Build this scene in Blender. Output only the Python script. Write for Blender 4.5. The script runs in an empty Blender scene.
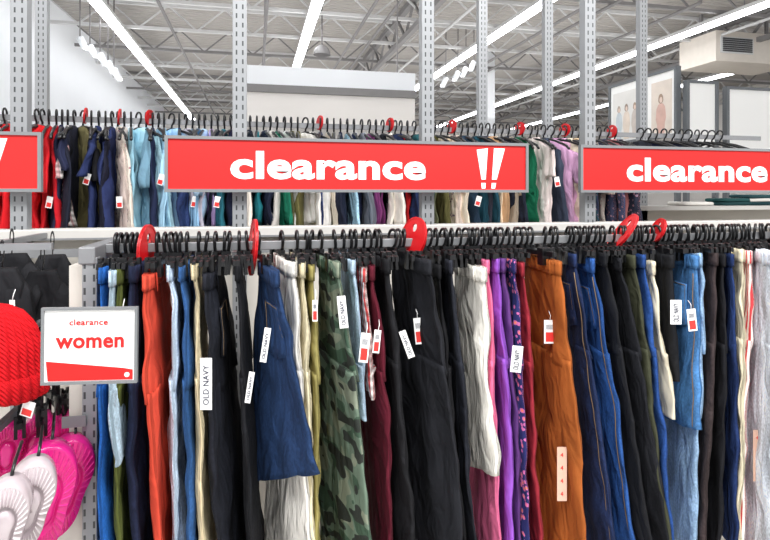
import bpy, math, random
from mathutils import Vector, noise, Matrix
random.seed(7)
TH=math.radians(13.16); T=math.tan(TH); C=math.cos(TH); S=math.sin(TH); ZC=1.55; FP=556.0
def PX(px,Y):
    u=(px-385)/FP; return Y*(T+u)/(1-u*T)
def PZ(px,py,Y):
    u=(px-385)/FP; return ZC+(195-py)/FP*Y/(C*(1-u*T))
def lin(c):
    return tuple(((v/255)/12.92 if v/255<=.04045 else ((v/255+.055)/1.055)**2.4) for v in c)+(1,)
sc=bpy.context.scene
sc.view_settings.view_transform='Standard'
COL=sc.collection
# ---------- materials
MC={}
def base(name,color,rough=.6,metal=0.,emis=None,es=0.,trans=0.,nvar=0.0,nscale=8.):
    if name in MC: return MC[name]
    m=bpy.data.materials.new(name); m.use_nodes=True; nt=m.node_tree; b=nt.nodes['Principled BSDF']
    col=lin(color)
    b.inputs['Base Color'].default_value=col; b.inputs['Roughness'].default_value=rough; b.inputs['Metallic'].default_value=metal
    if trans: b.inputs['Transmission Weight'].default_value=trans
    if emis: b.inputs['Emission Color'].default_value=lin(emis); b.inputs['Emission Strength'].default_value=es
    tc=nt.nodes.new('ShaderNodeTexCoord')
    if nvar:
        n=nt.nodes.new('ShaderNodeTexNoise'); n.inputs['Scale'].default_value=nscale; n.inputs['Detail'].default_value=4
        nt.links.new(tc.outputs['Object'],n.inputs['Vector'])
        r=nt.nodes.new('ShaderNodeMapRange'); r.inputs[1].default_value=.3; r.inputs[2].default_value=.7
        r.inputs[3].default_value=1-nvar; r.inputs[4].default_value=1+nvar
        nt.links.new(n.outputs['Fac'],r.inputs[0])
        h=nt.nodes.new('ShaderNodeHueSaturation'); h.inputs['Color'].default_value=col
        nt.links.new(r.outputs[0],h.inputs['Value']); nt.links.new(h.outputs[0],b.inputs['Base Color'])
    MC[name]=m; return m
def ramp(nt,stops,interp='CONSTANT'):
    r=nt.nodes.new('ShaderNodeValToRGB'); r.color_ramp.interpolation=interp
    e=r.color_ramp.elements
    e[0].position=stops[0][0]; e[0].color=lin(stops[0][1]); e[1].position=stops[1][0]; e[1].color=lin(stops[1][1])
    for p,c in stops[2:]:
        k=e.new(p); k.color=lin(c)
    return r
def fabric(color,kind='plain'):
    key='fabric_%s_%d_%d_%d'%(kind,*color)
    if key in MC: return MC[key]
    m=bpy.data.materials.new(key); m.use_nodes=True; nt=m.node_tree; N=nt.nodes; L=nt.links; b=N['Principled BSDF']
    b.inputs['Roughness'].default_value=.85; b.inputs['Specular IOR Level'].default_value=.2
    uv=N.new('ShaderNodeTexCoord'); ob=uv.outputs['Object']; uvo=uv.outputs['UV']
    col=lin(color)
    def nz(vec,scale,det=3,sx=None):
        n=N.new('ShaderNodeTexNoise'); n.inputs['Scale'].default_value=scale; n.inputs['Detail'].default_value=det
        if sx:
            mp=N.new('ShaderNodeMapping'); mp.inputs['Scale'].default_value=sx; L.new(vec,mp.inputs[0]); L.new(mp.outputs[0],n.inputs['Vector'])
        else: L.new(vec,n.inputs['Vector'])
        return n
    amt=.12
    if kind=='denim': n=nz(uvo,9,5,(2.5,.7,1)); amt=.38
    else: n=nz(ob,7,3)
    fine=nz(uvo,240 if kind=='denim' else 160,2,(1,.5,1))
    mr=N.new('ShaderNodeMapRange'); mr.inputs[1].default_value=.3; mr.inputs[2].default_value=.7; mr.inputs[3].default_value=1-amt; mr.inputs[4].default_value=1+amt
    L.new(n.outputs['Fac'],mr.inputs[0])
    hs=N.new('ShaderNodeHueSaturation'); hs.inputs['Color'].default_value=col; L.new(mr.outputs[0],hs.inputs['Value'])
    out=hs.outputs[0]; hgt=fine.outputs['Fac']; bs=.35
    if kind=='denim':
        mr2=N.new('ShaderNodeMapRange'); mr2.inputs[1].default_value=.35; mr2.inputs[2].default_value=.65; mr2.inputs[3].default_value=.8; mr2.inputs[4].default_value=1.2
        L.new(fine.outputs['Fac'],mr2.inputs[0]); h2=N.new('ShaderNodeHueSaturation'); L.new(out,h2.inputs['Color']); L.new(mr2.outputs[0],h2.inputs['Value']); out=h2.outputs[0]
    if kind=='camo':
        n2=nz(uvo,9,1,(1,1.6,1)); n2.inputs['Distortion'].default_value=.2; n3=nz(uvo,11,1,(1,1.5,1)); n3.inputs['Distortion'].default_value=.2
        r=ramp(nt,[(0,(66,88,72)),(.43,(104,122,106)),(.56,(132,140,122))]); L.new(n2.outputs['Fac'],r.inputs[0])
        r3=ramp(nt,[(0,(255,255,255)),(.36,(0,0,0)),(.60,(255,255,255)),(.61,(255,255,255))])
        L.new(n3.outputs['Fac'],r3.inputs[0])
        mx=N.new('ShaderNodeMix'); mx.data_type='RGBA'; L.new(r3.outputs[0],mx.inputs[0]); L.new(r.outputs[0],mx.inputs[6]); mx.inputs[7].default_value=lin((50,54,50)); out=mx.outputs[2]
    if kind=='floral':
        v=N.new('ShaderNodeTexVoronoi'); v.inputs['Scale'].default_value=62; L.new(uvo,v.inputs['Vector'])
        r=ramp(nt,[(0,(232,130,90)),(.20,(196,104,160)),(.38,(40,44,96))]); L.new(v.outputs['Distance'],r.inputs[0]); out=r.outputs[0]
    if kind=='print':
        v=N.new('ShaderNodeTexVoronoi'); v.inputs['Scale'].default_value=60; L.new(uvo,v.inputs['Vector'])
        r=ramp(nt,[(0,(90,100,130)),(.2,(190,130,130)),(.3,color)]); L.new(v.outputs['Distance'],r.inputs[0]); out=r.outputs[0]
    if kind in('stripe','cord','plaid'):
        w=N.new('ShaderNodeTexWave'); w.wave_type='BANDS'; w.bands_direction='X'
        w.inputs['Scale'].default_value={'stripe':20,'cord':55,'plaid':14}[kind]; w.inputs['Distortion'].default_value=0; L.new(uvo,w.inputs['Vector'])
        if kind=='cord': hgt=w.outputs['Fac']; bs=.8
        else:
            r=ramp(nt,[(0,(238,232,228)),(.6,color)]); L.new(w.outputs['Fac'],r.inputs[0]); out=r.outputs[0]
            if kind=='plaid':
                w2=N.new('ShaderNodeTexWave'); w2.bands_direction='Y'; w2.inputs['Scale'].default_value=14; L.new(uvo,w2.inputs['Vector'])
                mx=N.new('ShaderNodeMix'); mx.data_type='RGBA'; mx.blend_type='MULTIPLY'; mx.inputs[0].default_value=.5
                L.new(out,mx.inputs[6]); L.new(w2.outputs['Color'],mx.inputs[7]); out=mx.outputs[2]
    if kind=='crinkle':
        n3=nz(uvo,40,4,(2.2,.35,1)); hgt=n3.outputs['Fac']; bs=1.
    if kind=='knit':
        w=N.new('ShaderNodeTexWave'); w.bands_direction='DIAGONAL'; w.inputs['Scale'].default_value=60; L.new(ob,w.inputs['Vector']); hgt=w.outputs['Fac']; bs=.8
    L.new(out,b.inputs['Base Color'])
    bp=N.new('ShaderNodeBump'); bp.inputs['Strength'].default_value=bs; bp.inputs['Distance'].default_value=.003 if kind!='crinkle' else .009
    L.new(hgt,bp.inputs['Height'])
    cr=nz(uvo,7,2,(2.2,.9,1)); cr.inputs['Distortion'].default_value=1.2
    b2=N.new('ShaderNodeBump'); b2.inputs['Strength'].default_value=.65; b2.inputs['Distance'].default_value=.035
    L.new(cr.outputs['Fac'],b2.inputs['Height']); L.new(bp.outputs[0],b2.inputs['Normal']); L.new(b2.outputs[0],b.inputs['Normal'])
    MC[key]=m; return m
M_black=base('black_plastic',(16,16,18),.35)
M_red=base('red_plastic',(206,18,26),.4)
M_sred=base('sign_red',(220,22,20),.5,nvar=.02,nscale=2)
M_white=base('white_print',(250,250,248),.5)
M_frame=base('grey_sign_frame',(128,130,132),.4,.2)
M_metal=base('grey_metal',(136,137,139),.42,.3,nvar=.05,nscale=20)
M_light=base('putty_metal',(190,187,182),.5,0.,nvar=.05,nscale=5)
M_panel=base('putty_panel',(206,201,192),.6,0.,nvar=.04,nscale=3)
M_tagr=base('tag_red',(225,50,45),.5)
M_ink=base('dark_ink',(40,44,70),.6)
def post_mat():
    m=base('slotted_steel',(152,154,155),.4,.25)
    nt=m.node_tree;N=nt.nodes;L=nt.links;b=N['Principled BSDF']
    tc=N.new('ShaderNodeTexCoord'); sp=N.new('ShaderNodeSeparateXYZ'); L.new(tc.outputs['Object'],sp.inputs[0])
    def mth(op,a,bv):
        k=N.new('ShaderNodeMath'); k.operation=op
        if hasattr(a,'links'): L.new(a,k.inputs[0])
        else: k.inputs[0].default_value=a
        if hasattr(bv,'links'): L.new(bv,k.inputs[1])
        else: k.inputs[1].default_value=bv
        return k.outputs[0]
    z=mth('MODULO',sp.outputs[2],.03); zz=mth('LESS_THAN',z,.016)
    ax=mth('ABSOLUTE',sp.outputs[0],0.); a1=mth('SUBTRACT',ax,.010); a2=mth('ABSOLUTE',a1,0.); xx=mth('LESS_THAN',a2,.0025)
    f=mth('MULTIPLY',zz,xx)
    mx=N.new('ShaderNodeMix'); mx.data_type='RGBA'; L.new(f,mx.inputs[0]); mx.inputs[6].default_value=lin((146,148,150)); mx.inputs[7].default_value=lin((64,66,68))
    L.new(mx.outputs[2],b.inputs['Base Color'])
    return m
M_post=post_mat()
# ---------- mesh helpers
def obj(name,data,parent=None,loc=(0,0,0),rot=(0,0,0)):
    o=bpy.data.objects.new(name,data); COL.objects.link(o); o.location=loc; o.rotation_euler=rot
    if parent: o.parent=parent
    return o
def empty(name,loc,label,cat,group=None):
    o=obj(name,None,None,loc); o.empty_display_size=.05; tag(o,label,cat,group); return o
def tag(o,label,cat,group=None):
    o['label']=label; o['category']=cat
    if group:o['group']=group
    return o
def mk(name,V,F,mat,parent=None,loc=(0,0,0),rot=(0,0,0),smooth=False,uv=None):
    me=bpy.data.meshes.new(name); me.from_pydata([tuple(v) for v in V],[],F); me.materials.append(mat)
    if uv:
        l=me.uv_layers.new(name='UVMap')
        for lp in me.loops: l.data[lp.index].uv=uv[lp.vertex_index]
    if smooth: me.polygons.foreach_set('use_smooth',[True]*len(me.polygons))
    me.update(); return obj(name,me,parent,loc,rot)
BF=[(0,3,2,1),(4,5,6,7),(0,1,5,4),(1,2,6,5),(2,3,7,6),(3,0,4,7)]
def bx(x0,x1,y0,y1,z0,z1): return [(x0,y0,z0),(x1,y0,z0),(x1,y1,z0),(x0,y1,z0),(x0,y0,z1),(x1,y0,z1),(x1,y1,z1),(x0,y1,z1)]
def boxes(name,L,mat,parent=None,loc=(0,0,0),rot=(0,0,0),bevel=0):
    V=[];F=[]
    for b in L:
        n=len(V); V+=bx(*b); F+=[tuple(i+n for i in f) for f in BF]
    o=mk(name,V,F,mat,parent,loc,rot)
    if bevel:
        md=o.modifiers.new('bev','BEVEL'); md.width=bevel; md.segments=2
    return o
def beam(a,b,w):
    a=Vector(a);b=Vector(b);d=(b-a).normalized(); up=Vector((0,0,1)) if abs(d.z)<.9 else Vector((1,0,0))
    s=d.cross(up).normalized()*w/2; t=s.cross(d).normalized()*w/2
    return [a-s-t,a+s-t,a+s+t,a-s+t,b-s-t,b+s-t,b+s+t,b-s+t]
def beams(name,L,mat,parent=None,loc=(0,0,0)):
    V=[];F=[]
    for a,b,w in L:
        n=len(V); V+=beam(a,b,w); F+=[tuple(i+n for i in f) for f in BF]
    return mk(name,V,F,mat,parent,loc)
def tube(name,pts,r,mat,parent=None,loc=(0,0,0),rot=(0,0,0),seg=8):
    pts=[Vector(p) for p in pts]; V=[];F=[]; prev=None
    for i,p in enumerate(pts):
        d=(pts[min(i+1,len(pts)-1)]-pts[max(i-1,0)]).normalized()
        s=prev if prev else (Vector((1,0,0)) if abs(d.x)<.9 else Vector((0,1,0)))
        s=(s-d*s.dot(d)).normalized(); prev=s; t=d.cross(s)
        for k in range(seg):
            a=2*math.pi*k/seg; V.append(p+s*math.cos(a)*r+t*math.sin(a)*r)
    for i in range(len(pts)-1):
        for k in range(seg):
            a=i*seg+k;b=i*seg+(k+1)%seg; F.append((a,b,b+seg,a+seg))
    F.append(tuple(range(seg))[::-1]); F.append(tuple((len(pts)-1)*seg+k for k in range(seg)))
    return mk(name,V,F,mat,parent,loc,rot,True)
def poly(name,P,th,mat,parent=None,loc=(0,0,0),rot=(0,0,0)):
    n=len(P); V=[(x,0,z) for x,z in P]+[(x,th,z) for x,z in P]
    F=[tuple(range(n)),tuple(range(2*n-1,n-1,-1))]+[(i,i+n,(i+1)%n+n,(i+1)%n) for i in range(n)]
    return mk(name,V,F,mat,parent,loc,rot)
def text(name,s,width,loc,rot,mat,parent,off=0.02,height=None,ext=.0008):
    cu=bpy.data.curves.new(name,'FONT'); cu.body=s; cu.size=1; cu.offset=off; cu.extrude=.005; cu.space_character=1.04; cu.resolution_u=4
    t=bpy.data.objects.new('tmp',cu); COL.objects.link(t); bpy.context.view_layer.update()
    dg=bpy.context.evaluated_depsgraph_get(); me=bpy.data.meshes.new_from_object(t.evaluated_get(dg)); bpy.data.objects.remove(t)
    xs=[v.co.x for v in me.vertices]; ys=[v.co.y for v in me.vertices]
    k=width/(max(xs)-min(xs)); ky=height/(max(ys)-min(ys)) if height else k
    for v in me.vertices:
        x,y,z=v.co; v.co=((x-min(xs))*k,(-ext if z>0 else 0),(y-min(ys))*ky)
    me.materials.clear(); me.materials.append(mat); me.update()
    return obj(name,me,parent,loc,rot)
# ---------- garments
def lerp(a,b,t): return a+(b-a)*t
def prof(L,t):
    for (a,x),(b,y) in zip(L,L[1:]):
        if t<=b:
            k=(t-a)/(b-a) if b>a else 0; k=k*k*(3-2*k); return x+(y-x)*k
    return L[-1][1]
def ripple(s,W,z,seed,wr,k):
    amp=min(1,k*4+.15)
    rg=.32-abs(noise.noise(Vector((s*W*15+z*.8,z*1.5,seed*5.3))))
    rg2=.3-abs(noise.noise(Vector((s*W*9-z*3,z*7,seed*2.3))))
    return (noise.noise(Vector((s*W*11,z*1.6,seed*3.1)))*.010+noise.noise(Vector((s*W*26,z*9,seed*1.7)))*.005+rg*.014+rg2*.010)*wr*amp
def slab(V,F,UV,Bt,Ft,Bb,Fb,z0,z1,th,s0f,s1f,thf,seed,wr,nr=26,nz=26,side=0.,org=(0,0,0),hs=0.):
    n0=len(V); o=Vector(org)
    for j in range(nz+1):
        k=j/nz; z=lerp(z0,z1,k); B=Bt.lerp(Bb,k); Fp=Ft.lerp(Fb,k); D=Fp-B; W=D.length
        Nn=Vector((-D.y,D.x,0)).normalized() if W>0 else Vector((1,0,0))
        a0=s0f(k); a1=s1f(k); t=th*thf(k)
        for i in range(nr):
            a=2*math.pi*i/nr; c=math.cos(a); sn=math.sin(a)
            c2=math.copysign(abs(c)**.8,c); s=a0+(a1-a0)*(.5-.5*c2)
            of=math.copysign(abs(sn)**.5,sn)*t/2
            amp=min(1,k*5+.12)
            w=ripple(s,W,z,seed,wr,k)
            w2=noise.noise(Vector((s*W*30+sn*2,z*14,seed+9)))*.004*wr*amp
            p=B+D*s+Nn*(of*(1+.25*noise.noise(Vector((z*5,s*4,seed))))+w+w2+side*k)
            V.append(Vector((p.x,p.y,z+(noise.noise(Vector((s*5,seed,0)))*.006+hs*(s-.5))*k))-o)
            UV.append((s*W+(0.7 if sn<0 else 0)+seed*1.37,z))
    for j in range(nz):
        for i in range(nr):
            a=n0+j*nr+i;b=n0+j*nr+(i+1)%nr; F.append((a,b,b+nr,a+nr))
    F.append(tuple(n0+i for i in range(nr))[::-1]); F.append(tuple(n0+nz*nr+i for i in range(nr)))
def vec(x,y): return Vector((x,y,0))
M_stitch=base('stitch_gold',(120,100,76),.8)
def trousers(Bt,Ft,Bb,Fb,z0,z1,th,mat,seed,label,group,wr=1.,skirt=False,vis=-1,pocket=False,hs=0.):
    X0=(Bt+Ft)/2; org=(X0.x,X0.y,z0)
    V=[];F=[];UV=[]
    L=z0-z1
    kc=min(.8,.27/L)
    if skirt:
        slab(V,F,UV,Bt,Ft,Bb,Fb,z0-.03,z1,th,lambda k:prof([(0,.08),(.2,.03),(1,0)],k),lambda k:prof([(0,.95),(.2,.98),(1,1)],k),lambda k:prof([(0,.7),(.3,1),(1,1.1)],k),seed,wr,org=org,nz=36,hs=hs)
    else:
        Bm=Bt.lerp(Bb,kc*1.05); Fm=Ft.lerp(Fb,kc*1.05)
        slab(V,F,UV,Bt,Ft,Bm,Fm,z0-.03,z0-L*kc*1.05,th,lambda k:prof([(0,.08),(.6,.02),(1,.0)],k),lambda k:prof([(0,.96),(.6,.99),(1,1)],k),lambda k:prof([(0,.7),(.6,1),(1,1)],k),seed,wr,nz=16,org=org)
        k0=kc*.96; B1=Bt.lerp(Bb,k0); F1=Ft.lerp(Fb,k0)
        sd=.004*(-vis)
        slab(V,F,UV,B1,F1,Bb,Fb,z0-L*k0,z1+.01,th*.95,lambda k:0,lambda k:prof([(0,.5),(1,.46)],k),lambda k:1,seed,wr,nz=24,side=sd,org=org,hs=hs)
        slab(V,F,UV,B1,F1,Bb,Fb,z0-L*k0,z1,th,lambda k:prof([(0,.40),(.3,.34),(1,.28)],k),lambda k:1,lambda k:1,seed,wr,nz=40,side=-sd,org=org,hs=hs)
    o=mk('skirt' if skirt else 'trousers',V,F,mat,None,org,smooth=True,uv=UV); tag(o,label,'skirt' if skirt else 'trousers',group)
    V=[];F=[];UV=[]
    slab(V,F,UV,Bt,Ft,Bt,Ft,z0,z0-.036,th+.003,lambda k:.06,lambda k:.975,lambda k:1,seed,0.1,nz=3,org=org)
    mk('waistband',V,F,mat,o,smooth=True,uv=UV)
    def face(name,fn,ns,nk,m,lift):
        V=[];F=[];UV=[]
        for j in range(nk+1):
            for i in range(ns+1):
                s,dz=fn(i/ns,j/nk); k=dz/L; z=z0-dz; B=Bt.lerp(Bb,k); Fp=Ft.lerp(Fb,k); D=Fp-B; W=D.length; Nn=Vector((-D.y,D.x,0)).normalized()
                wv=ripple(s,W,z,seed,wr,k); p=B+D*s+Nn*(vis*(th/2+lift)+wv); V.append(Vector((p.x,p.y,z))-Vector(org)); UV.append((s*W,z))
        for j in range(nk):
            for i in range(ns):
                a=j*(ns+1)+i; F.append((a,a+1,a+ns+2,a+ns+1))
        q=mk(name,V,F,m,o,smooth=True,uv=UV); md=q.modifiers.new('s','SOLIDIFY'); md.thickness=.002; md.offset=0
        return q
    for sx in(.35,.8): face('belt_loop',lambda a,b,sx=sx:(sx+.025*a,.0+.042*b),1,2,mat,.003)
    if pocket:
        face('pocket',lambda a,b:(lerp(.42,.86,a),.085+.115*b+(.02*(1-abs(2*a-1)) if b>.9 else 0)),5,6,mat,.0035)
        for sx in(.45,.83): face('stitching',lambda a,b,sx=sx:(sx+.004*a,.09+.11*b),1,6,M_stitch,.0045)
        face('stitching',lambda a,b:(lerp(.45,.84,a),.088+.002*b),5,1,M_stitch,.0045)
        if pocket==2: face('side_seam',lambda a,b:(.955+.006*a,.05+(L-.08)*b),1,30,M_stitch,.001)
    return o
def price_tag(it,px,py,w=.024,h=.05,kind='price',tilt=0.,Y=None,clear=.012):
    parent=it['o'] if isinstance(it,dict) else it
    if Y is None:
        q=it['q']; best=None
        for n in range(60):
            y=lerp(q['yf'],q['yb'],n/59)
            z=PZ(px,py,y); k=max(0,min(1,(q['z0']-z)/(q['z0']-q['z1']))); B=q['Bt'].lerp(q['Bb'],k); Fp=q['Ft'].lerp(q['Fb'],k)
            X=lerp(Fp.x,B.x,(y-Fp.y)/(B.y-Fp.y)); e=abs(PX(px,y)-X)
            if best is None or e<best[0]: best=(e,y)
        Y=best[1]-clear-.014
    o=parent.location; p=Vector((PX(px,Y),Y,PZ(px,py,Y)))-o
    yaw=-TH
    t=boxes('price_tag' if kind!='strip' else 'size_sticker',[(-w/2,w/2,0,.0008,-h,0)],M_white if kind!='strip' else base('clear_sticker',(226,186,164),.3),parent,p,(0,tilt,yaw))
    if kind=='price':
        boxes('red_print',[(-w*.36,w*.36,-.0006,0,-h*.92,-h*.52)],M_tagr,t)
        boxes('barcode',[(-w*.3+i*w*.09,-w*.3+i*w*.09+w*.04,-.0006,0,-h*.4,-h*.2) for i in range(7)],M_ink,t)
        tube('tag_string',[(0,0,-.004),(.002,.002,.012),(0,.012,.022)],.0008,M_white,t,seg=5)
    elif kind=='long':
        text('lettering','OLD NAVY',h*.76,(w*.25,-.0004,-h*.9),(0,-math.pi/2,0),M_ink,t,height=w*.5,off=0.)
    elif kind=='strip':
        for i in range(4):
            text('size_number','4',w*.28,(-w*.15,-.0004,-h*(.14+.24*i)-.006),(0,0,0),M_tagr,t,off=0.)
    return t
def hook_pts(r=.021,drop=.045):
    P=[]
    for i in range(13):
        a=math.radians(-35+i*215/12); P.append((0,math.cos(a)*r,math.sin(a)*r+.0))
    P.append((0,-r*.72,-r*.9)); P.append((0,-.002,-r*1.5)); P.append((0,0,-drop))
    return P
_t=tube('tmp',hook_pts(),.0042,M_black,seg=6); ME_HOOK=_t.data; bpy.data.objects.remove(_t)
_t=boxes('tmp',[(-.004,.004,-.16,.16,-.049,-.036),(-.006,.006,-.018,.018,-.046,-.028)],M_black); ME_BAR=_t.data; bpy.data.objects.remove(_t)
_t=boxes('tmp',[(-.011,-.004,-.012,.012,-.074,-.028),(.004,.011,-.012,.012,-.074,-.028),(-.006,.006,-.012,.012,-.046,-.034)],M_black); ME_CLIP=_t.data; bpy.data.objects.remove(_t)
pts=[(0,-.21,-.115),(0,-.19,-.098),(0,-.10,-.066),(0,-.03,-.05),(0,0,-.045),(0,.03,-.05),(0,.10,-.066),(0,.19,-.098),(0,.21,-.115)]
_t=tube('tmp',pts,.006,M_black,seg=6); ME_SHO=_t.data; bpy.data.objects.remove(_t)
def hanger(x,y,z,yaw,group,shoulder=False,tilt=0.):
    o=obj('hanger',ME_SHO if shoulder else ME_BAR,None,(x,y,z),(0,tilt,yaw))
    tag(o,'black plastic shoulder hanger hooked over rail' if shoulder else 'black plastic clip hanger hooked over metal rail','hanger',group)
    obj('hook',ME_HOOK,o)
    if not shoulder:
        for s in(-.115,.115): obj('clip',ME_CLIP,o,(0,s,0))
    return o
# ---------- FRONT RACK
RY=1.5; RZ=1.432; YB=1.64; YF=1.33
WZ=RZ-.041
K=dict
items=[
 K(ft=99,fb=103,bt=128,bb=126,c=(34,92,168),k='denim',d='bright blue denim'),
 K(ft=110,fb=113,bt=136,bb=135,c=(170,194,208),k='denim',hem=468,d='cropped light-wash denim',yf=1.31),
 K(ft=117,fb=115,bt=142,bb=138,c=(84,92,44),k='plain',d='olive green cotton'),
 K(ft=131,fb=135,bt=152,bb=158,c=(28,34,58),k='denim',d='dark navy denim',th=.03),
 K(ft=145,fb=158,bt=165,bb=176,c=(206,72,52),k='plain',d='coral red cotton',th=.03,yf=1.31,zo=.02),
 K(ft=168,fb=174,bt=181,bb=190,c=(186,204,222),k='denim',d='pale blue denim'),
 K(ft=180,fb=190,bt=192,bb=200,c=(46,84,134),k='denim',d='mid blue denim'),
 K(ft=193,fb=203,bt=203,bb=212,c=(222,206,168),k='cord',d='cream corduroy'),
 K(ft=206,fb=220,bt=222,bb=244,c=(28,30,38),k='denim',d='black straight-leg',th=.034,p=1,zo=.016),
 K(ft=238,fb=247,bt=240,bb=258,c=(24,25,29),k='denim',d='black denim'),
 K(ft=278,fb=320,bt=258,bb=248,c=(34,56,92),k='denim',hem=474,yf=1.25,yb=1.50,d='flared dark blue denim',sk=1,wr=1.1,zo=.006,hs=.125,p=1),
 K(ft=295,fb=312,bt=275,bb=264,c=(240,236,228),k='crinkle',d='white crinkled cotton',th=.03,wr=1.4,yb=1.6),
 K(ft=304,fb=315,bt=292,bb=296,c=(232,220,184),k='cord',d='cream ribbed'),
 K(ft=313,fb=320,bt=302,bb=304,c=(150,140,84),k='plain',d='khaki green cotton',zo=.01),
 K(ft=340,fb=374,bt=316,bb=318,c=(84,104,88),k='camo',yf=1.29,yb=1.56,d='green camouflage print wide-leg',th=.02,wr=.9,zo=-.012),
 K(ft=354,fb=364,bt=336,bb=338,c=(184,208,228),k='denim',hem=422,d='pale blue denim cropped',zo=-.01),
 K(ft=366,fb=378,bt=348,bb=350,c=(200,70,70),k='plaid',hem=400,d='red checked cropped',zo=.014),
 K(ft=374,fb=392,bt=356,bb=362,c=(92,24,40),k='plain',d='maroon',zo=.012),
 K(ft=390,fb=411,bt=366,bb=378,c=(28,28,31),k='plain',d='black cotton',th=.026),
 K(ft=432,fb=463,bt=390,bb=400,c=(32,33,38),k='plain',d='black tailored wide-leg',th=.022,yf=1.29,yb=1.56,wr=1.4,zo=-.004),
 K(ft=441,fb=465,bt=412,bb=424,c=(24,24,27),k='plain',d='black cotton',zo=.014),
 K(ft=453,fb=476,bt=424,bb=440,c=(36,38,46),k='denim',d='charcoal denim'),
 K(ft=486,fb=499,bt=452,bb=456,c=(244,240,230),k='crinkle',hem=476,d='cream crinkled cotton cropped',th=.03,wr=1.9,yb=1.56,yf=1.30,zo=.02,hs=.085,sk=2),
 K(ft=489,fb=499,bt=462,bb=468,c=(236,116,158),k='plain',d='pink'),
 K(ft=499,fb=514,bt=472,bb=480,c=(146,84,192),k='plain',d='purple jersey',zo=.004),
 K(ft=505,fb=517,bt=480,bb=486,c=(96,58,120),k='plain',d='plum'),
 K(ft=516,fb=528,bt=484,bb=490,c=(60,60,110),k='floral',d='navy and pink floral print',yf=1.31),
 K(ft=524,fb=540,bt=497,bb=505,c=(150,42,54),k='plain',d='burgundy',zo=.008),
 K(ft=562,fb=584,bt=522,bb=526,c=(162,88,38),k='plain',d='caramel brown ponte',th=.024,yf=1.30,yb=1.56,zo=.01,wr=1.3),
 K(ft=577,fb=608,bt=541,bb=556,c=(32,46,82),k='denim',d='dark indigo denim',p=2,zo=-.004),
 K(ft=595,fb=630,bt=556,bb=566,c=(44,84,148),k='denim',d='mid blue denim',p=2,zo=.014),
 K(ft=607,fb=644,bt=570,bb=580,c=(26,27,31),k='plain',d='black cotton',zo=-.006),
 K(ft=622,fb=661,bt=582,bb=592,c=(30,31,36),k='denim',d='black denim',zo=.004),
 K(ft=636,fb=666,bt=596,bb=602,c=(66,68,52),k='plain',d='dark olive'),
 K(ft=646,fb=671,bt=604,bb=610,c=(40,74,136),k='denim',d='blue denim',p=1),
 K(ft=656,fb=675,bt=616,bb=620,c=(230,220,194),k='plain',hem=420,d='cream',zo=.022),
 K(ft=674,fb=678,bt=634,bb=644,c=(26,27,31),k='plain',hem=382,d='black folded cropped',th=.03,sk=1,yb=1.58,hs=.04),
 K(ft=699,fb=702,bt=655,bb=648,c=(70,118,170),k='denim',hem=430,d='mid blue denim knee-length',th=.03,sk=1,yb=1.58,p=2,yf=1.31,hs=.05),
 K(ft=702,fb=696,bt=664,bb=656,c=(146,176,206),k='denim',d='light-wash denim'),
 K(ft=718,fb=708,bt=678,bb=672,c=(60,50,50),k='denim',d='dark brown denim',th=.028,p=1),
 K(ft=726,fb=722,bt=688,bb=684,c=(26,26,30),k='plain',d='black'),
 K(ft=734,fb=738,bt=697,bb=696,c=(34,52,96),k='denim',d='indigo denim',zo=.01),
 K(ft=744,fb=741,bt=708,bb=706,c=(240,228,196),k='crinkle',d='cream cotton',th=.026,zo=-.004),
 K(ft=752,fb=747,bt=718,bb=714,c=(214,74,80),k='stripe',d='red and white striped',th=.024),
 K(ft=775,fb=778,bt=742,bb=731,c=(228,234,242),k='denim',d='bleached pale blue denim',th=.03,wr=1.2,yb=1.52,yf=1.24,zo=-.014),
 K(ft=802,fb=808,bt=764,bb=766,c=(120,60,70),k='plain',d='dusty red'),
]
G1='trousers clipped along the near rail'; GH1='hangers on the near rail'
def yawof(B,Fp):
    D=Fp-B; return math.atan2(D.y,D.x)+math.pi/2
DIVPX=[148,254,415,632]
for i,it in enumerate(items):
    yf=it.get('yf',YF); yb=it.get('yb',YB)
    Bt=vec(PX(it['bt'],yb),yb); Ft=vec(PX(it['ft'],yf),yf); Bb=vec(PX(it['bb'],yb),yb); Fb=vec(PX(it['fb'],yf),yf)
    if 'hem' in it: z1=PZ(it['fb'],it['hem'],yf)-it.get('hs',0)/2
    else:
        z1=.47+.05*random.random()
        zr=PZ(385,540,yf); k=(WZ-z1)/(WZ-zr)
        Bb=Bt+(Bb-Bt)*min(k,1.3); Fb=Ft+(Fb-Ft)*min(k,1.3)
    t=(yb-RY)/(yb-yf); x0=lerp(Bt.x,Ft.x,t)
    z0=WZ-.012*random.random()-max(0,it.get('zo',0))
    if it.get('zo',0)<0: z0=WZ
    sk=it.get('sk',0); isk=sk==1 and i!=10
    o=trousers(Bt,Ft,Bb,Fb,z0,z1,it.get('th',.022)*.78,fabric(it['c'],it['k']),i+1,
        it['d']+(' skirt' if isk else ' trousers')+' clipped to black hanger',G1,wr=it.get('wr',1.2),skirt=bool(sk),vis=(1 if it['ft']<255 else -1),pocket=it.get('p',0),hs=it.get('hs',0.))
    if sk and not isk: o['category']='trousers'; o.name='cropped_trousers'
    it['o']=o; it['x0']=x0; it['q']=dict(Bt=Bt,Ft=Ft,Bb=Bb,Fb=Fb,z0=z0,z1=z1,yf=yf,yb=yb)
    hanger(x0,RY,RZ+.001,yawof(Bt,Ft),GH1)
its=sorted(items,key=lambda q:q['x0'])
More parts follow.
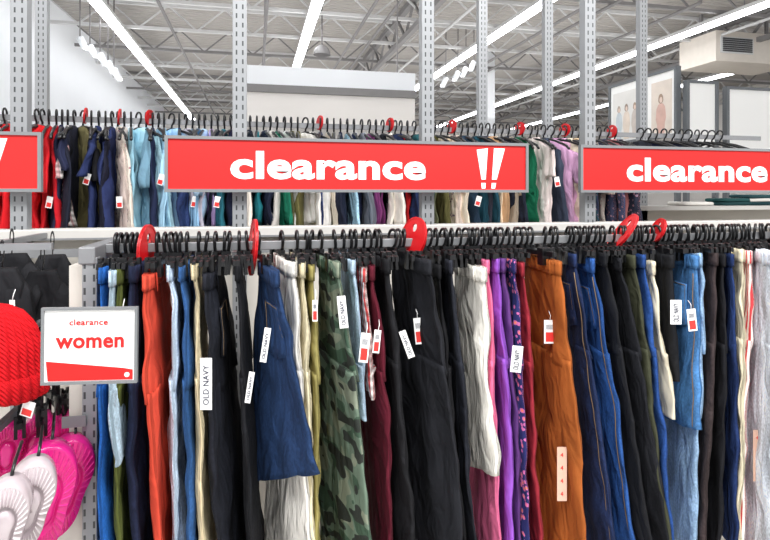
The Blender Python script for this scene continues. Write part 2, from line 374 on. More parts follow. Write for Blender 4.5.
for a,b in zip(its,its[1:]):
    g=b['x0']-a['x0']; m=int(g//.021)
    for j in range(m):
        f=(j+1)/(m+1)+random.uniform(-.35,.35)/(m+1); x=lerp(a['x0'],b['x0'],f)
        if any(abs(x-PX(d,RY))<.012 for d in DIVPX) or random.random()<.2: continue
        hanger(x,RY,RZ+.001,lerp(yawof(a['q']['Bt'],a['q']['Ft']),yawof(b['q']['Bt'],b['q']['Ft']),f)+random.uniform(-.3,.3),GH1,tilt=random.uniform(-.12,.12))
for i,px,py,kind,w,h,tl,Y in [(7,206,358,'long',.026,.115,0,1.29),(9,268,328,'long',.014,.075,.15,1.235),(10,252,372,'long',.012,.068,.15,1.24),(12,315,300,'price',.012,.05,0,1.30),
  (15,366,333,'price',.022,.07,.1,1.29),(14,341,296,'long',.020,.075,-.1,1.28),(16,378,330,'price',.016,.055,.1,1.29),(19,402,331,'long',.017,.07,-.35,1.33),(19,417,318,'price',.02,.068,-.1,None),(24,492,336,'price',.013,.06,0,None),
  (27,518,346,'long',.027,.066,.1,1.28),(28,550,320,'price',.032,.064,0,None),(28,562,447,'strip',.026,.145,0,None),
  (37,676,300,'long',.030,.066,0,1.29),(37,691,309,'price',.024,.06,-.1,1.28),(0,122,310,'price',.01,.05,0,1.31),(31,600,300,'price',.008,.04,0,None),(44,757,430,'strip',.022,.15,0,None)]:
    price_tag(items[i],px,py,w,h,kind,tl,Y)
# size dividers
def divider(x,y,z,r,yaw,tilt,group,label):
    V=[];F=[];n=40; hr=r*.19; cz=-r*.5
    for t in(-.0022,.0022):
        for k in range(n):
            a=2*math.pi*k/n; V.append((t,math.cos(a)*r,math.sin(a)*r+cz))
        for k in range(n):
            a=2*math.pi*k/n; V.append((t,math.cos(a)*hr,math.sin(a)*hr))
    for k in range(n):
        q=(k+1)%n
        F+=[(k,q,n+q,n+k),(2*n+q,2*n+k,3*n+k,3*n+q),(q,k,2*n+k,2*n+q),(n+k,n+q,3*n+q,3*n+k)]
    o=mk('size_divider',V,F,M_red,None,(x,y,z),(0,tilt,yaw)); tag(o,label,'size divider',group)
    V=[];F=[]
    R1=r*1.0;R0=r*.93
    for t in(-.0035,.0035):
        for R in(R1,R0):
            for k in range(n):
                a=2*math.pi*k/n; V.append((t,math.cos(a)*R,math.sin(a)*R+cz))
    for k in range(n):
        q=(k+1)%n
        F+=[(k,q,n+q,n+k),(2*n+q,2*n+k,3*n+k,3*n+q),(q,k,2*n+k,2*n+q),(n+k,n+q,3*n+q,3*n+k)]
    mk('rim',V,F,M_red,o)
GD='red size dividers on the near rail'
for px,yaw,r,tl,dz in [(148,-.14,.072,.0,.004),(254,.12,.074,.08,.014),(415,.3,.062,.25,.022),(629,-.34,.070,.62,.026),(660,-.2,.040,.4,.022)]:
    divider(PX(px,RY),RY,RZ+.004+dz,r,yaw,tl,GD,'round red plastic size divider hooked over rail')
# gondola (front)
g=empty('display_gondola',(.6,1.9,0),'putty metal retail gondola with slotted uprights and hanging rail','display shelving')
def gp(name,L,mat,bev=0): 
    return boxes(name,[(a-.6,b-.6,c-1.9,d-1.9,e,f) for a,b,c,d,e,f in L],mat,g,bevel=bev)
ZT=1.445
gp('back_panel',[(-1.6,3.3,1.925,1.94,.12,ZT-.02)],M_panel)
gp('top_cap',[(-1.6,3.3,1.88,1.96,ZT-.035,ZT)],M_light,.004)
gp('trim_rail',[(-1.6,3.3,1.872,1.885,ZT-.085,ZT-.06),(-1.6,3.3,1.874,1.879,ZT-.033,ZT-.027)],M_metal)
gp('base_deck',[(-1.6,3.3,1.28,1.9,.0,.14)],M_light,.006)
gp('hanging_rail',[(-.36,3.3,RY-.006,RY+.006,RZ-.026,RZ-.003)],M_metal,.002)
for x in [-.695,-.049,.598,1.245]:
    boxes('slotted_upright',[(-.023,.023,-.02,.02,0,2.95)],M_post,g,(x-.6,.005,0),bevel=.002)
for x in [-.3,-.049,.598,1.245,1.95,2.7]:
    beams('rail_bracket',[((x-.6,RY-1.9,RZ-.04),(x-.6,-.02,RZ-.04),.018),((x-.6,RY-1.9,RZ-.045),(x-.6,-.02,RZ-.1),.012)],M_metal,g)
XE=PX(89,1.42)
boxes('slotted_upright',[(-.016,.016,-.016,.016,0,1.405)],M_post,g,(XE-.6+.005,1.42-1.9,0),bevel=.002)
gp('end_panel',[(XE-.045,XE-.011,1.43,1.87,.14,1.385)],M_panel)
gp('end_top_arm',[(XE-.018,XE+.018,1.40,1.87,1.39,1.43)],M_metal,.003)
gp('end_crossbar',[(XE-.05,XE+.0,1.395,1.40,1.02,1.045)],M_metal)
# ---------- SIGNS
def sign(x0,label):
    Wd=1.241; z0=1.559; h=.178; Y=1.85
    o=empty('clearance_sign',(x0,Y,z0),label,'sign','red clearance signs above the rail')
    b=.010
    boxes('sign_frame',[(0,Wd,-.006,.012,0,b),(0,Wd,-.006,.012,h-b,h),(0,b,-.006,.012,b,h-b),(Wd-b,Wd,-.006,.012,b,h-b)],M_frame,o)
    boxes('sign_face',[(b,Wd-b,0,.010,b,h-b)],M_sred,o)
    text('lettering','clearance',.655,(.198,-.0005,.042),(0,0,0),M_white,o,off=.034,height=.092)
    cx=1.086
    for P in ([(-.044,.152),(-.002,.158),(-.010,.046),(-.026,.046)],[(.022,.158),(.064,.158),(.032,.046),(.014,.046)],
              [(-.027,.034),(-.010,.034),(-.011,.014),(-.025,.014)],[(.013,.034),(.030,.034),(.026,.014),(.012,.014)]):
        poly('exclamation_mark',P[::-1],.001,M_white,o,(cx,-.0015,0))
    for x in (.226,.873) if x0>-1 else (.3,Wd-.1):
        boxes('mounting_clip',[(x-.012,x+.012,.010,.035,.05,.13)],M_metal,o)
    return o
for x0,l in((-.275,'red sign reading clearance in white, grey metal frame'),(1.178,'red sign reading clearance in white, grey metal frame'),(-.62-1.241,'red framed clearance sign beside dark hanging tops')): sign(x0,l)
# women sign
Yw=1.17; zt=PZ(90,307,Yw); 
w=.205; h=.172
o=empty('women_sign',(PX(90,Yw),Yw,zt-h*.43),'small white and red sign reading clearance women','sign'); o.rotation_euler=(0,0.01,-TH*.5); o.scale=(.855,)*3
b=.006
boxes('sign_frame',[(-w/2,w/2,-.004,.006,-h/2,-h/2+b),(-w/2,w/2,-.004,.006,h/2-b,h/2),(-w/2,-w/2+b,-.004,.006,-h/2+b,h/2-b),(w/2-b,w/2,-.004,.006,-h/2+b,h/2-b)],M_frame,o)
boxes('sign_face',[(-w/2+b,w/2-b,0,.004,-h/2+b,h/2-b)],M_white,o)
text('small_lettering','clearance',.082,(-.044,-.0005,.046),(0,0,0),M_sred,o,off=.012,height=.0135)
text('large_lettering','women',.146,(-.073,-.0005,-.006),(0,0,0),M_sred,o,off=.028,height=.025)
P=[(-w/2+.014,-h/2+b+.002),(w/2-b-.004,-h/2+b+.002),(w/2-b-.004,-h/2+.030),(w/2-.03,-h/2+.034),(-w/2+.010,-h/2+.052)]
poly('red_tag_shape',P,.001,M_sred,o,(0,-.0012,0))
V=[(0.0055*math.cos(a*math.pi/10),0.0055*math.sin(a*math.pi/10)) for a in range(20)]
poly('white_dot',V,.001,M_white,o,(w/2-.022,-.0022,-h/2+.019))
beams('mounting_arm',[((.0,.006,.02),(.0,.275,.02),.012),((.0,.01,-.05),(.0,.01,.06),.012)],M_metal,o)
# ---------- tops
def topgar(Bt,Ft,z0,L,mat,seed,label,group,th=.03,wr=1.,sleeve=True,name='shirt',sl=.2,drop=.07,nc=.16,sw=(0,0),hs=0.,flare=0.):
    X0=(Bt+Ft)/2; org=(X0.x,X0.y,z0); V=[];F=[];UV=[]
    ks=drop/L; sv=Vector((sw[0],sw[1],0)); Dn=(Ft-Bt).normalized()*flare
    Bb=Bt+sv-Dn; Fb=Ft+sv+Dn
    slab(V,F,UV,Bt,Ft,Bb,Fb,z0,z0-L,th,lambda k:prof([(0,.5-nc),(ks*.35,.5-nc-.05),(ks,.04),(ks*2.4,.09),(1,.04)],k),lambda k:prof([(0,.5+nc),(ks*.35,.55+nc),(ks,.96),(ks*2.4,.91),(1,.96)],k),lambda k:prof([(0,.5),(ks*2,.8),(1,1.1)],k),seed,wr,nr=18,nz=24,org=org,hs=hs)
    o=mk(name,V,F,mat,None,org,smooth=True,uv=UV); tag(o,label,name,group)
    if sleeve:
        D=(Ft-Bt).normalized(); Nn=Vector((-D.y,D.x,0))
        for e,sg in((Ft,1),(Bt,-1)):
            V=[];F=[];UV=[]
            lat=random.uniform(-.03,.03); out=random.uniform(.0,.05)
            a=e-D*sg*.06; b=e+D*sg*.012; a2=e-D*sg*(.055-out)+Nn*lat+sv*.4; b2=e+D*sg*(.022+out)+Nn*lat+sv*.4
            slab(V,F,UV,a,b,a2,b2,z0-drop+.012,z0-drop-sl,th*.7,lambda k:prof([(0,.35),(.15,.05),(1,0)],k),lambda k:prof([(0,.65),(.15,.95),(1,1)],k),lambda k:prof([(0,.3),(.2,.9),(1,1)],k),seed+5,wr,nr=12,nz=12,org=org)
            mk('sleeve',V,F,mat,o,smooth=True,uv=UV)
    return o
for j,(a_,b_,dz_) in enumerate([(-24,24,0),(20,62,4),(-14,34,-14),(30,72,-12)]):
    Y=1.47+.075*j; xa=PX(a_,Y); xb=PX(b_,Y)
    zt=PZ(20,268+dz_,Y)
    t=topgar(vec(xa,Y),vec(xb,Y+.02),zt,.27,fabric((30,30,33),'plain'),60+j,'black padded top hanging face-out on black hanger','black tops in the end bay',th=.075,wr=2.2,sl=.17,drop=.035,nc=.3)
    hh=hanger((xa+xb)/2,Y+.01,zt+.042,math.pi/2,'hangers in the end bay',True); hh.scale=(1,.2,1)
    if j==0:
        price_tag(t,30,334,.024,.055,'long',0,Y=1.39); price_tag(t,12,300,.012,.05,'price',0,Y=1.39)
a=empty('faceout_arm',(PX(20,1.7),1.9,PZ(20,240,1.7)),'grey metal display arm holding black hangers','display arm')
beams('arm',[((0,-.42,.0),(0,0.03,0),.016)],M_metal,a); beams('cross_arm',[((-.15,-.42,.0),(.15,-.42,0),.016)],M_metal,a)
# beanie
def beanie(px,py,Y,label):
    x=PX(px,Y); z=PZ(px,py,Y); o=empty('knit_hat',(x,Y,z),label,'hat'); o.scale=(.9,.94,.92)
    def rev(name,pr,ribs,amp,mat):
        V=[];F=[];n=168
        for r,zz in pr:
            for k in range(n):
                a=2*math.pi*k/n; rr=r*(1+amp*abs(math.cos(a*ribs/2))) if r>.004 else r
                V.append((rr*math.cos(a)*1.04,rr*math.sin(a)*.75,zz+.006*noise.noise(Vector((a,zz*20,1)))))
        for j in range(len(pr)-1):
            for k in range(n):
                a=j*n+k;b=j*n+(k+1)%n; F.append((a,a+n,b+n,b))
        return mk(name,V,F,mat,o,smooth=True)
    m=fabric((196,16,26),'knit')
    rev('crown',[(.003,.125),(.02,.122),(.045,.108),(.062,.085),(.070,.07),(.072,.06),(.079,.045),(.083,.02),(.081,.0),(.083,-.015),(.085,-.03),(.08,-.05)],28,.10,m)
    rev('folded_cuff',[(.082,-.03),(.089,-.032),(.094,-.05),(.093,-.078),(.087,-.084),(.078,-.08)],28,.08,m)
    return o
hat=beanie(-2,360,1.30,'bright red ribbed knit beanie with folded cuff')
t=boxes('price_tag',[(-.014,.014,0,.001,-.035,0)],M_white,hat,(.08,-.04,-.085),(0,.3,-TH)); boxes('red_print',[(-.011,.011,-.0006,0,-.032,-.018)],M_tagr,t)
a=empty('faceout_arm',(PX(-2,1.3),1.9,PZ(2,362,1.3)+.03),'grey metal display arm for knit hats','display arm')
beams('arm',[((0,-.6,0),(0,.03,0),.012)],M_metal,a); beams('arm_plate',[((0,0,-.05),(0,0,.05),.03)],M_metal,a)
# clogs
def ribmat(name,c1,c2):
    m=base(name,c1,.14,nvar=.0); nt=m.node_tree;N=nt.nodes;L=nt.links;b=N['Principled BSDF']
    tc=N.new('ShaderNodeTexCoord'); v=N.new('ShaderNodeTexNoise'); v.inputs['Scale'].default_value=25; L.new(tc.outputs['Object'],v.inputs['Vector'])
    mx=N.new('ShaderNodeMix'); mx.data_type='RGBA'; L.new(v.outputs['Fac'],mx.inputs[0]); mx.inputs[6].default_value=lin(c1); mx.inputs[7].default_value=lin(c2); L.new(mx.outputs[2],b.inputs['Base Color'])
    return m
M_pink=ribmat('pink_jelly',(190,10,100),(240,50,154)); M_clear=ribmat('clear_jelly',(158,142,148),(210,200,202))
M_pg=base('pink_rib',(226,60,150),.2); M_cg=base('clear_rib',(222,214,216),.2)
def clog(px,py,Y,ln,mat,gm,rx,ry,rz,label):
    o=empty('clog',(PX(px,Y),Y,PZ(px,py,Y)),label,'clog','rubber clogs hanging in the end bay'); o.rotation_euler=(rx,ry,rz)
    n=120; V=[];F=[]
    def out(a,s):
        z=math.sin(a); x=math.cos(a); wdt=.42+.06*z-.08*math.exp(-((z+.15)/.4)**2)
        return (x*wdt*ln*.5*1.18*s, z*ln*.5*s)
    NR=30
    def dm(s):
        return -.010-.012*(1-s**2)+.010*math.exp(-((s-.5)/.07)**2)
    rings=[(j/NR,dm(j/NR)) for j in range(NR+1)]+[(1.04,-.004),(1.05,.012),(1.03,.034),(.9,.04),(.5,.042),(0,.042)]
    for s,y in rings:
        for k in range(n):
            a=2*math.pi*k/n; x,z=out(a,max(s,.01)); V.append((x,y,z))
    for j in range(len(rings)-1):
        for k in range(n):
            a=j*n+k;b=j*n+(k+1)%n; F.append((a,a+n,b+n,b))
    mk('sole',V,F,mat,o,smooth=True)
    V=[];F=[]
    for q in range(36):
        a=2*math.pi*(q+.5)/36; m_=len(V); w_=.002
        tx,tz=out(a+.06,.94); P1=out(a,.94); dx=(tx-P1[0]); dz=(tz-P1[1]); dl=math.hypot(dx,dz); dx/=dl; dz/=dl
        for s_,sc_ in((.6,.6),(.78,1),(.97,1.2)):
            X,Z=out(a,s_); yy=dm(s_)
            V+=[(X-dx*w_*sc_,yy+.001,Z-dz*w_*sc_),(X,yy-.004,Z),(X+dx*w_*sc_,yy+.001,Z+dz*w_*sc_)]
        for b_ in(0,3): F+=[(m_+b_,m_+1+b_,m_+4+b_,m_+3+b_),(m_+1+b_,m_+2+b_,m_+5+b_,m_+4+b_)]
    mk('sole_ribs',V,F,gm,o)
    V=[];F=[];m=20
    for j in range(9):
        f=j/8; z=ln*(.0+.46*f)
        for k in range(m+1):
            a=math.pi*k/m; w=ln*.25*math.sqrt(max(0.02,1-(f*.98)**3)); V.append((math.cos(a)*w,.03+math.sin(a)*ln*.22*math.sqrt(max(.02,1-f**2)),z))
    for j in range(8):
        for k in range(m):
            a=j*(m+1)+k; F.append((a,a+1,a+m+2,a+m+1))
    s=mk('upper',V,F,mat,o,smooth=True); sd=s.modifiers.new('s','SOLIDIFY'); sd.thickness=.004
    tube('hook_loop',[(0,.02,ln*.42),(0,.02,ln*.5+.01),(0,.04,ln*.5+.02),(0,.1,ln*.5+.025)],.003,M_black,o,seg=6)
PKL='magenta pink rubber clog with ribbed sole'; CLL='clear whitish jelly clog with ribbed sole'
for d in [(62,452,1.50,.19,M_pink,M_pg,.1,.15,.3,PKL),(34,444,1.48,.14,M_pink,M_pg,.1,.3,.3,PKL),(64,488,1.38,.22,M_pink,M_pg,.1,.2,.4,PKL),
          (44,500,1.29,.23,M_pink,M_pg,.1,.12,.3,PKL),(8,452,1.44,.13,M_pink,M_pg,.1,.1,.2,PKL),
          (28,507,1.18,.170,M_clear,M_cg,.1,.18,.3,CLL),(4,526,1.11,.155,M_clear,M_cg,.1,.12,.2,CLL)]:
    clog(*d)
for px,Y in((16,1.3),(40,1.4)):
    for j in range(3):
        x=PX(px-12+13*j,Y+.03*j); z=PZ(px,410,Y)
        hh=hanger(x,Y+.06*j+.08,z,math.radians(20+10*j),'hangers in the end bay'); hh.scale=(1,.4,1)
a=empty('faceout_arm',(PX(36,1.5),1.88,PZ(30,408,1.4)),'grey metal display arm holding rubber clogs','display arm')
beams('arm',[((0,-.6,0),(0,.04,0),.014)],M_metal,a); beams('cross_arm',[((-.25,-.3,-.0),(.10,-.3,0),.014)],M_metal,a)
# ---------- BACK RACK
BY=2.55; BZ=1.88
bg=empty('rear_gondola',(.6,2.95,0),'putty metal rack with hanging rail of tops','display shelving')
def bp_(name,L,mat): return boxes(name,[(a-.6,b-.6,c-2.95,d-2.95,e,f) for a,b,c,d,e,f in L],mat,bg)
bp_('hanging_rail',[(-1.8,2.75,BY-.006,BY+.006,BZ-.026,BZ-.003)],M_metal)
bp_('back_panel',[(-1.8,4.2,2.96,2.975,.1,1.46)],M_panel); bp_('top_cap',[(-1.8,4.2,2.79,3.0,1.46,1.485)],M_light)
for px in(40,484,550,645):
    x=PX(px,2.95); boxes('slotted_upright',[(-.026,.026,-.02,.02,0,4.0)],M_post,bg,(x-.6,0.03,0))
    beams('rail_bracket',[((x-.6,BY-2.95,BZ-.035),(x-.6,.03,BZ-.035),.018)],M_metal,bg)
bp_('base_deck',[(-1.8,4.2,2.3,2.96,0,.14)],M_light)
seq=[(-10,(206,24,34),'plain'),(-2,(196,22,30),'knit'),(6,(214,28,36),'plain'),(15,(206,30,38),'plain'),(24,(196,26,34),'plain'),(30,(214,34,40),'plain'),(37,(200,30,38),'plain'),(45,(196,28,40),'plain'),(51,(40,44,70),'plain'),(57,(200,160,160),'plaid'),
(64,(32,34,48),'plain'),(73,(104,98,66),'plain'),(82,(24,24,28),'plain'),(90,(40,50,90),'plain'),(97,(28,30,46),'plain'),(104,(44,54,96),'plain'),(110,(232,220,206),'print'),(117,(222,204,194),'plain'),
(124,(150,194,210),'plain'),(132,(174,216,230),'plain'),(140,(120,160,182),'plain'),(147,(32,40,68),'plain'),(153,(166,210,236),'plain'),(159,(166,210,236),'plain'),(167,(156,196,228),'plain'),(175,(42,58,100),'denim'),
(182,(190,186,200),'plain'),(189,(150,196,230),'plain'),(196,(56,104,144),'plain'),(202,(170,200,226),'plain'),(209,(186,158,210),'plain'),(216,(30,34,50),'plain'),(223,(36,98,112),'plain'),(230,(26,32,54),'plain'),(236,(226,116,150),'plain'),
(243,(240,230,218),'plain'),(250,(32,36,48),'plain'),(257,(40,130,140),'plain'),(264,(30,36,58),'plain'),(271,(210,206,200),'plain'),(278,(24,112,86),'plain'),(286,(226,228,224),'plain'),(293,(90,90,60),'plain'),
(300,(104,100,60),'plain'),(308,(244,242,238),'plain'),(316,(238,234,228),'plain'),(324,(40,54,96),'denim'),(331,(218,208,188),'plain'),(338,(92,94,62),'plain'),(345,(30,36,54),'plain'),(352,(160,200,220),'denim'),(359,(34,44,78),'plain'),
(367,(130,136,146),'plain'),(375,(116,52,104),'plain'),(382,(26,28,33),'plain'),(389,(28,30,36),'plain'),(396,(238,232,220),'plain'),(402,(30,42,76),'plain'),(408,(214,38,42),'plain'),(415,(28,28,32),'plain'),(422,(40,92,98),'plain'),
(429,(30,102,106),'plain'),(436,(80,84,60),'plain'),(443,(98,94,56),'plain'),(450,(242,230,212),'print'),(457,(238,224,202),'plain'),(464,(232,214,200),'plain'),(471,(40,60,80),'plain'),(478,(24,64,76),'plain'),(485,(30,70,84),'plain'),(492,(60,60,72),'plain'),
(499,(190,150,112),'plain'),(506,(222,198,168),'plain'),(513,(38,44,60),'plain'),(520,(206,190,170),'plain'),(528,(14,92,64),'plain'),(535,(18,104,72),'plain'),(543,(238,222,218),'plain'),(550,(242,236,230),'plain'),(557,(60,68,86),'plain'),
(565,(206,160,196),'plain'),(572,(214,168,198),'plain'),(579,(240,230,204),'plain'),(586,(222,198,160),'print'),(593,(46,52,74),'plain'),(600,(34,62,72),'print'),(607,(200,190,180),'print'),(615,(58,62,88),'print'),(623,(190,120,120),'plain'),(631,(40,44,60),'print')]
G2='tops hanging on the rear rail'; GH2='hangers on the rear rail'
def cname(c):
    r,g_,b=c; mx=max(c); mn=min(c)
    if mx<78: return 'navy' if b>r+12 else ('dark green' if g_>r+12 and g_>=b else 'black')
    if mn>190: return 'cream' if r>b+12 else 'white'
    if mx-mn<22: return 'grey'
    if r==mx: return 'pink' if b>g_+15 and b>100 else ('tan' if g_>r*.62 and b>r*.42 else ('olive' if g_>r*.8 else 'red'))
    if g_==mx: return 'green' if b<g_-20 else 'teal'
    return 'lavender' if r>g_+10 else ('light blue' if g_>140 else 'blue')
for i,(px,c,k) in enumerate(seq):
    x=PX(px,2.42)
    yw=random.uniform(-.22,.22)
    if px in(73,132,565,308,167,572): yw=.55
    if px>520: yw-=.1
    if px<200: yw+=.15
    d=vec(math.sin(yw),-math.cos(yw)); c0=vec(x,BY)
    hw_=random.uniform(.13,.19)
    Bt=c0-d*.16; Ft=c0+d*hw_; zt=BZ-.046
    L=random.uniform(.42,.68)
    tg=topgar(Bt,Ft,zt,L,fabric(c,k),200+i,cname(c)+{'plain':' plain','knit':' knit','plaid':' checked','print':' printed','denim':' denim'}[k]+' top hanging on rear rail',G2,th=.03,wr=2.2,sl=random.choice([.14,.2,.36,.42]),drop=random.uniform(.05,.09),sw=(random.uniform(-.03,.03),random.uniform(-.02,.0)),hs=random.uniform(-.1,.1))
    if i%5==2:
        zz=-random.choice([.16,.2,.29])
        tt=boxes('price_tag',[(-.012,.012,0,.001,-.045,0)],M_white,tg,(Ft.x-(Bt.x+Ft.x)/2,Ft.y-(Bt.y+Ft.y)/2-.03,zz),(0,random.uniform(-.3,.3),-TH)); boxes('red_print',[(-.009,.009,-.0006,0,-.041,-.024)],M_tagr,tt)
    hanger(x,BY,BZ+.001,yw,GH2,True)
n=0
for px in range(640,722,8):
    x=PX(px,BY)+random.uniform(-.008,.008); yw=random.uniform(-.2,.3); hanger(x,BY,BZ+.001,yw,GH2,True); n+=1
    d=vec(math.sin(yw),-math.cos(yw)); c0=vec(x,BY)
    if n<8: topgar(c0-d*.15,c0+d*.15,BZ-.046,.2,fabric([(30,30,34),(46,48,56),(34,40,62)][n%3],'plain'),400+px,'short dark top hanging on rear rail',G2,th=.028,sl=.08,wr=1.5)
for px in(86,120,150,320,390,452,520,565,612):
    divider(PX(px,BY),BY,BZ+.018,.034,random.choice([-.3,.3,.1]),.1,'red size dividers on the rear rail','small round red plastic size divider on rear rail')
for px,cs in((728,[(30,60,62),(34,70,70)]),(752,[(24,52,56),(200,196,190),(36,66,70)]),(690,[(210,206,200)]),(780,[(40,44,60),(150,60,60)])):
    for j,c in enumerate(cs):
        x=PX(px,2.89); W_=.11;D_=.085; V=[];F=[]
        n_=24
        for zz,s in((0,.94),(.004,1),(.012,1.01),(.018,.98),(.021,.9)):
            for k in range(n_):
                a=2*math.pi*k/n_; cx_=math.copysign(abs(math.cos(a))**.3,math.cos(a)); sx_=math.copysign(abs(math.sin(a))**.3,math.sin(a))
                V.append((cx_*W_*s+.003*noise.noise(Vector((a,j,px))),sx_*D_*s,zz+.003*noise.noise(Vector((cx_*2,sx_*2,j+px)))))
        for q in range(4):
            for k in range(n_):
                F.append((q*n_+k,q*n_+(k+1)%n_,q*n_+n_+(k+1)%n_,q*n_+n_+k))
        F.append(tuple(range(4*n_,5*n_))); F.append(tuple(range(n_))[::-1])
        o=mk('folded_shirt',V,F,fabric(c,'plain'),None,(x,2.89,1.487+.022*j),(0,0,.05*j),smooth=False); tag(o,cname(c)+' folded shirt stacked on rack ledge','shirt','folded shirts on the ledge')
# ---------- ROOM
M_ceil=base('roof_deck',(172,167,162),.7,nvar=.05,nscale=1)
nt=M_ceil.node_tree; N=nt.nodes; w=N.new('ShaderNodeTexWave'); w.bands_direction='Y'; w.inputs['Scale'].default_value=2.; w.inputs['Distortion'].default_value=0
tc=N.new('ShaderNodeTexCoord'); nt.links.new(tc.outputs['Object'],w.inputs['Vector']); bpn=N.new('ShaderNodeBump'); bpn.inputs['Distance'].default_value=.05; nt.links.new(w.outputs['Fac'],bpn.inputs['Height']); nt.links.new(bpn.outputs[0],N['Principled BSDF'].inputs['Normal'])
M_wall=base('white_wall',(238,241,245),.7,nvar=.015,nscale=1); M_bwall=base('pale_wall',(230,226,222),.7,nvar=.02,nscale=1)
M_floor=base('pale_floor',(200,196,190),.35,nvar=.06,nscale=4)
M_joist=base('joist_paint',(204,204,204),.6,nvar=.03)
M_jd=base('joist_grey',(128,126,126),.6,nvar=.03)
def struct(o): o['kind']='structure'; return o
HC=5.4; XW=-3.9; XR=17; YE=26
struct(boxes('floor',[(XW-.1,XR,-3,YE,-.1,0)],M_floor)); struct(boxes('ceiling',[(XW-.1,XR,-3,YE,HC,HC+.1)],M_ceil))
struct(boxes('wall_left',[(XW-.15,XW,-3,YE,0,HC)],M_wall)); struct(boxes('wall_back',[(XW-.15,XR,YE,YE+.15,0,HC)],M_bwall)); struct(boxes('wall_right',[(XR,XR+.15,-3,YE,0,HC)],M_bwall))
jn=0
for Y in [8.5+1.7*i for i in range(10)]:
    L=[((XW,0,.5),(XR,0,.5),.07),((XW,0,.02),(XR,0,.02),.06)]
    x=XW; s=0
    while x<XR:
        L.append(((x,0,.02 if s else .5),(min(x+.55,XR),0,.5 if s else .02),.03)); x+=.55; s=1-s
    o=beams('ceiling_joist',L,M_joist if jn%3 else M_jd,None,(0,Y,HC-.53)); tag(o,'grey open-web steel ceiling joist','ceiling joist','open-web joists under the roof deck'); jn+=1
for x in(3.0,10.2):
    L=[((x,2,.44),(x,YE,.44),.12),((x,2,-.12),(x,YE,-.12),.10)]
    y=2;s=0
    while y<YE-.6:
        L.append(((x,y,-.12 if s else .4),(x,y+.6,.4 if s else -.12),.045)); y+=.6; s=1-s
    o=beams('ceiling_girder',L,M_jd,None,(0,0,HC-.5)); tag(o,'grey open-web steel roof girder','ceiling girder','roof girders')
for x in(-1.6,-.3,.2,2.0,2.4,3.7,5.6,6.0,7.4,9.3):
    o=tube('conduit_pipe',[(x,8,HC-.57),(x,YE,HC-.57)],.03,M_joist if int(x*10)%2 else M_jd); tag(o,'thin painted conduit pipe below roof joists','pipe','conduit pipes')
M_tube=base('lamp_glow',(255,255,255),.5,emis=(250,252,255),es=11)
for X in(-2.55,1.0,4.67,8.3,12.1):
    o=empty('strip_light',(X,2,4.75),'long white fluorescent strip light hung below ceiling','ceiling light','fluorescent strip lights')
    boxes('housing',[(-.09,.09,0,23.5,.0,.07)],M_joist,o)
    boxes('lamp_tube',[(-.085,.085,.02,23.48,-.05,.0)],M_tube,o)
    beams('hanging_rod',[((0,2.0+4*i,.07),(0,2.0+4*i,.2),.015) for i in range(6)],M_metal,o)
def spot(px,py,Y,sx):
    x=PX(px,Y); z=PZ(px,py,Y)
    o=empty('track_spotlight',(x,Y,z),'small white track spotlight on ceiling rod','spotlight','track spotlights')
    tube('lamp_head',[(0,0,0),(.05*sx,-.02,-.1),(.1*sx,-.04,-.2)],.06,M_wall,o,seg=12); tube('stem',[(0,0,0),(0,0,HC-z)],.012,M_jd,o,seg=6)
    mk('lens',[(.1*sx+.054*math.cos(a*.6283),-.045+.054*math.sin(a*.6283),-.205) for a in range(10)],[tuple(range(10))],M_tube,o)
for px,py in((80,38),(90,46),(100,54),(108,62),(114,69)): spot(px,py,11,1)
for px,py in((446,78),(458,72),(466,68),(474,62)): spot(px,py,12,-1)
Y=9
o=empty('hanging_fascia',(PX(334,Y),Y,PZ(334,95,Y)),'white suspended fascia panel with grey trim','fascia')
hw=(PX(418,Y)-PX(250,Y))/2
boxes('upper_fascia',[(-hw,hw,0,.3,.12,.42)],M_wall,o); boxes('grey_trim',[(-hw-.02,hw+.02,-.03,.3,.0,.12)],M_jd,o); boxes('lower_fascia',[(-hw,hw,.02,.28,-.5,.0)],M_bwall,o)
beams('hanging_rod',[((s*hw*.8,.15,.42),(s*hw*.8,.15,HC-.5-o.location.z),.02) for s in(-1,1)],M_jd,o)
Y=14; x=PX(487,Y); o=boxes('support_column',[(-.16,.16,-.16,.16,0,HC),(-.2,.2,-.2,.2,0,.2)],M_wall,None,(x,Y,0),bevel=.01); tag(o,'white square support column','column')
Y=11; x=PX(322,Y); o=empty('dome_lamp',(x,Y,PZ(322,50,Y)),'round grey high-bay lamp hanging from ceiling','lamp')
V=[];F=[]
for j in range(7):
    a=j*math.pi/12
    for k in range(20): V.append((.17*math.sin(a)*math.cos(k*math.pi/10),.17*math.sin(a)*math.sin(k*math.pi/10),.2*math.cos(a)-.1))
for j in range(6):
    for k in range(20): F.append((j*20+k,j*20+(k+1)%20,j*20+20+(k+1)%20,j*20+20+k))
mk('lamp_shade',V,F,M_jd,o,smooth=True); tube('stem',[(0,0,.09),(0,0,HC-o.location.z)],.015,M_jd,o,seg=6)
M_df=base('dark_frame',(104,108,112),.5)
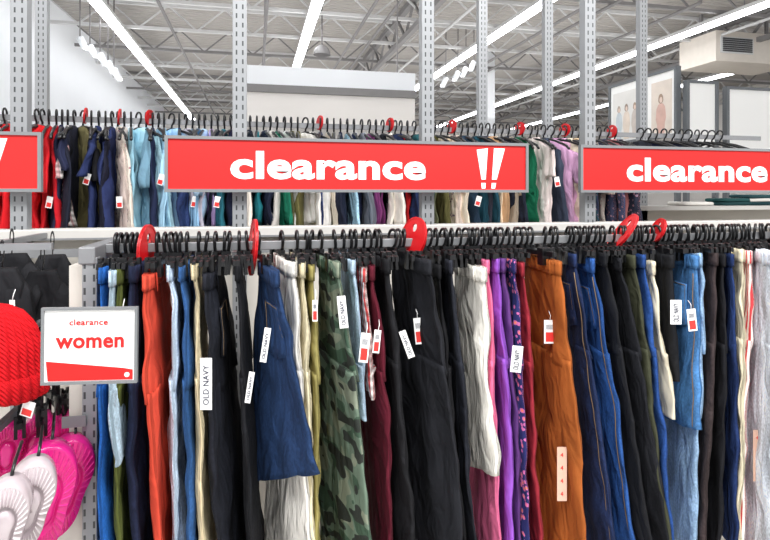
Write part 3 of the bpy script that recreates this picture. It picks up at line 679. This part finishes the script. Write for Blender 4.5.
def dpanel(name,a,b,z0,z1,label,poster=False):
    a=Vector((a[0],a[1],0)); b=Vector((b[0],b[1],0)); L=(b-a).length; yaw=math.atan2(b.y-a.y,b.x-a.x)
    o=empty(name,(a.x,a.y,0),label,'wall board'); o.rotation_euler=(0,0,yaw)
    boxes('board_face',[(.04,L-.04,-.02,.02,z0,z1)],M_white,o)
    boxes('frame',[(0,.05,-.04,.04,0,z1+.04),(L-.05,L,-.04,.04,0,z1+.04),(.05,L-.05,-.04,.04,z1,z1+.04),(.05,L-.05,-.04,.04,z0-.04,z0)],M_df,o)
    if poster:
        y=-.026
        boxes('poster_sheet',[(L*.07,L*.52,-.024,-.02,z0+.02,z1-.12)],base('print_pale',(232,230,226),.5,nvar=.05,nscale=3),o)
        boxes('poster_sheet',[(L*.66,L*.93,-.024,-.02,z0+.02,z1-.12)],base('print_warm',(228,216,204),.5,nvar=.08,nscale=4),o)
        H=z1-z0
        for fx,cl,hr,sc_ in((.17,(200,208,214),(184,168,154),.8),(.29,(228,214,200),(156,138,126),.85),(.42,(206,196,188),(176,152,134),.8),(.79,(216,178,166),(168,142,122),1.0)):
            cx=L*fx; b0=z0+.03; t0=z0+H*.50; wd=L*.045*sc_
            body=[(-1.0,0),(1.0,0),(1.15,.35),(1.5,.55),(1.2,.9),(.75,1.),(.3,1.04),(-.3,1.04),(-.75,1.),(-1.3,.85),(-1.5,.5),(-1.1,.3)]
            poly('printed_clothes',[(cx+wd*u,b0+(t0-b0)*v) for u,v in body],.002,base('print_%d_%d'%cl[:2],cl,.6,nvar=.08,nscale=9),o,(0,y,0))
            hz=t0+.075*sc_
            poly('printed_hair',[(cx+.05*sc_*math.cos(q*.3927)*(1.15 if q>8 else 1),hz+.01+.075*sc_*math.sin(q*.3927)) for q in range(16)],.002,base('print_hair_%d'%hr[0],hr,.6),o,(0,y-.002,0))
            poly('printed_face',[(cx+.03*sc_*math.cos(q*.3927)+.006,hz-.008+.045*sc_*math.sin(q*.3927)) for q in range(16)],.002,base('print_skin',(226,204,190),.6),o,(0,y-.004,0))
    return o
dpanel('poster_board',(6.0,8.5),(6.0,6.9),ZC+.9,ZC+1.84,'white framed board with pale photo of standing people',True)
dpanel('blank_board',(6.05,6.84),(6.6,6.84),ZC+.4,ZC+1.62,'white blank board in grey frame')
dpanel('blank_board',(6.74,6.84),(8.6,6.84),ZC+.4,ZC+1.56,'wide white blank board in grey frame')
Y=9.5; x=PX(716,Y); zb=PZ(740,62,Y); mpx=Y/(C*(1-(740-385)/FP*T))/FP
o=empty('duct_box',(x,Y,zb),'beige duct box with dark vent grille','vent')
boxes('duct_body',[(0,2.0,0,1.0,0,30*mpx)],base('duct_beige',(214,206,196),.6,nvar=.03),o); boxes('vent_frame',[(5*mpx,44*mpx,-.02,0,8*mpx,24*mpx)],M_joist,o)
boxes('vent_slats',[(7*mpx,42*mpx,-.04,-.02,(9.5+2*i)*mpx,(10.8+2*i)*mpx) for i in range(7)],base('vent_dark',(60,62,64),.5),o)
boxes('hanger_strap',[(.1,.16,.5,.55,.4,HC-o.location.z),(1.8,1.86,.5,.55,.4,HC-o.location.z)],M_jd,o)
# ---------- lights
def area(name,loc,rot,sx,sy,e,col=(1,1,1)):
    l=bpy.data.lights.new(name,'AREA'); l.shape='RECTANGLE'; l.size=sx; l.size_y=sy; l.energy=e; l.color=col
    o=bpy.data.objects.new(name,l); COL.objects.link(o); o.location=loc; o.rotation_euler=rot; return o
area('aisle_fill',(.8,-.5,4.2),(math.radians(22),0,0),6,1.2,380)  # added fill light above the aisle, brightens the racks; not a store fitting
area('ceiling_fill',(3,12,3.6),(math.radians(180),0,0),12,12,330)  # added fill facing upward to brighten the far ceiling, no fitting there
w=bpy.data.worlds.new('world'); sc.world=w; w.use_nodes=True; bgn=w.node_tree.nodes['Background']; bgn.inputs[0].default_value=(.97,.98,1,1); bgn.inputs[1].default_value=1.05
cam=bpy.data.cameras.new('camera'); co=bpy.data.objects.new('camera',cam); COL.objects.link(co); co.location=(0,0,ZC); co.rotation_euler=(math.pi/2,0,-TH)
cam.sensor_width=36; cam.lens=FP/770*36; cam.shift_y=-75/770; cam.clip_start=.05; cam.clip_end=200
sc.camera=co
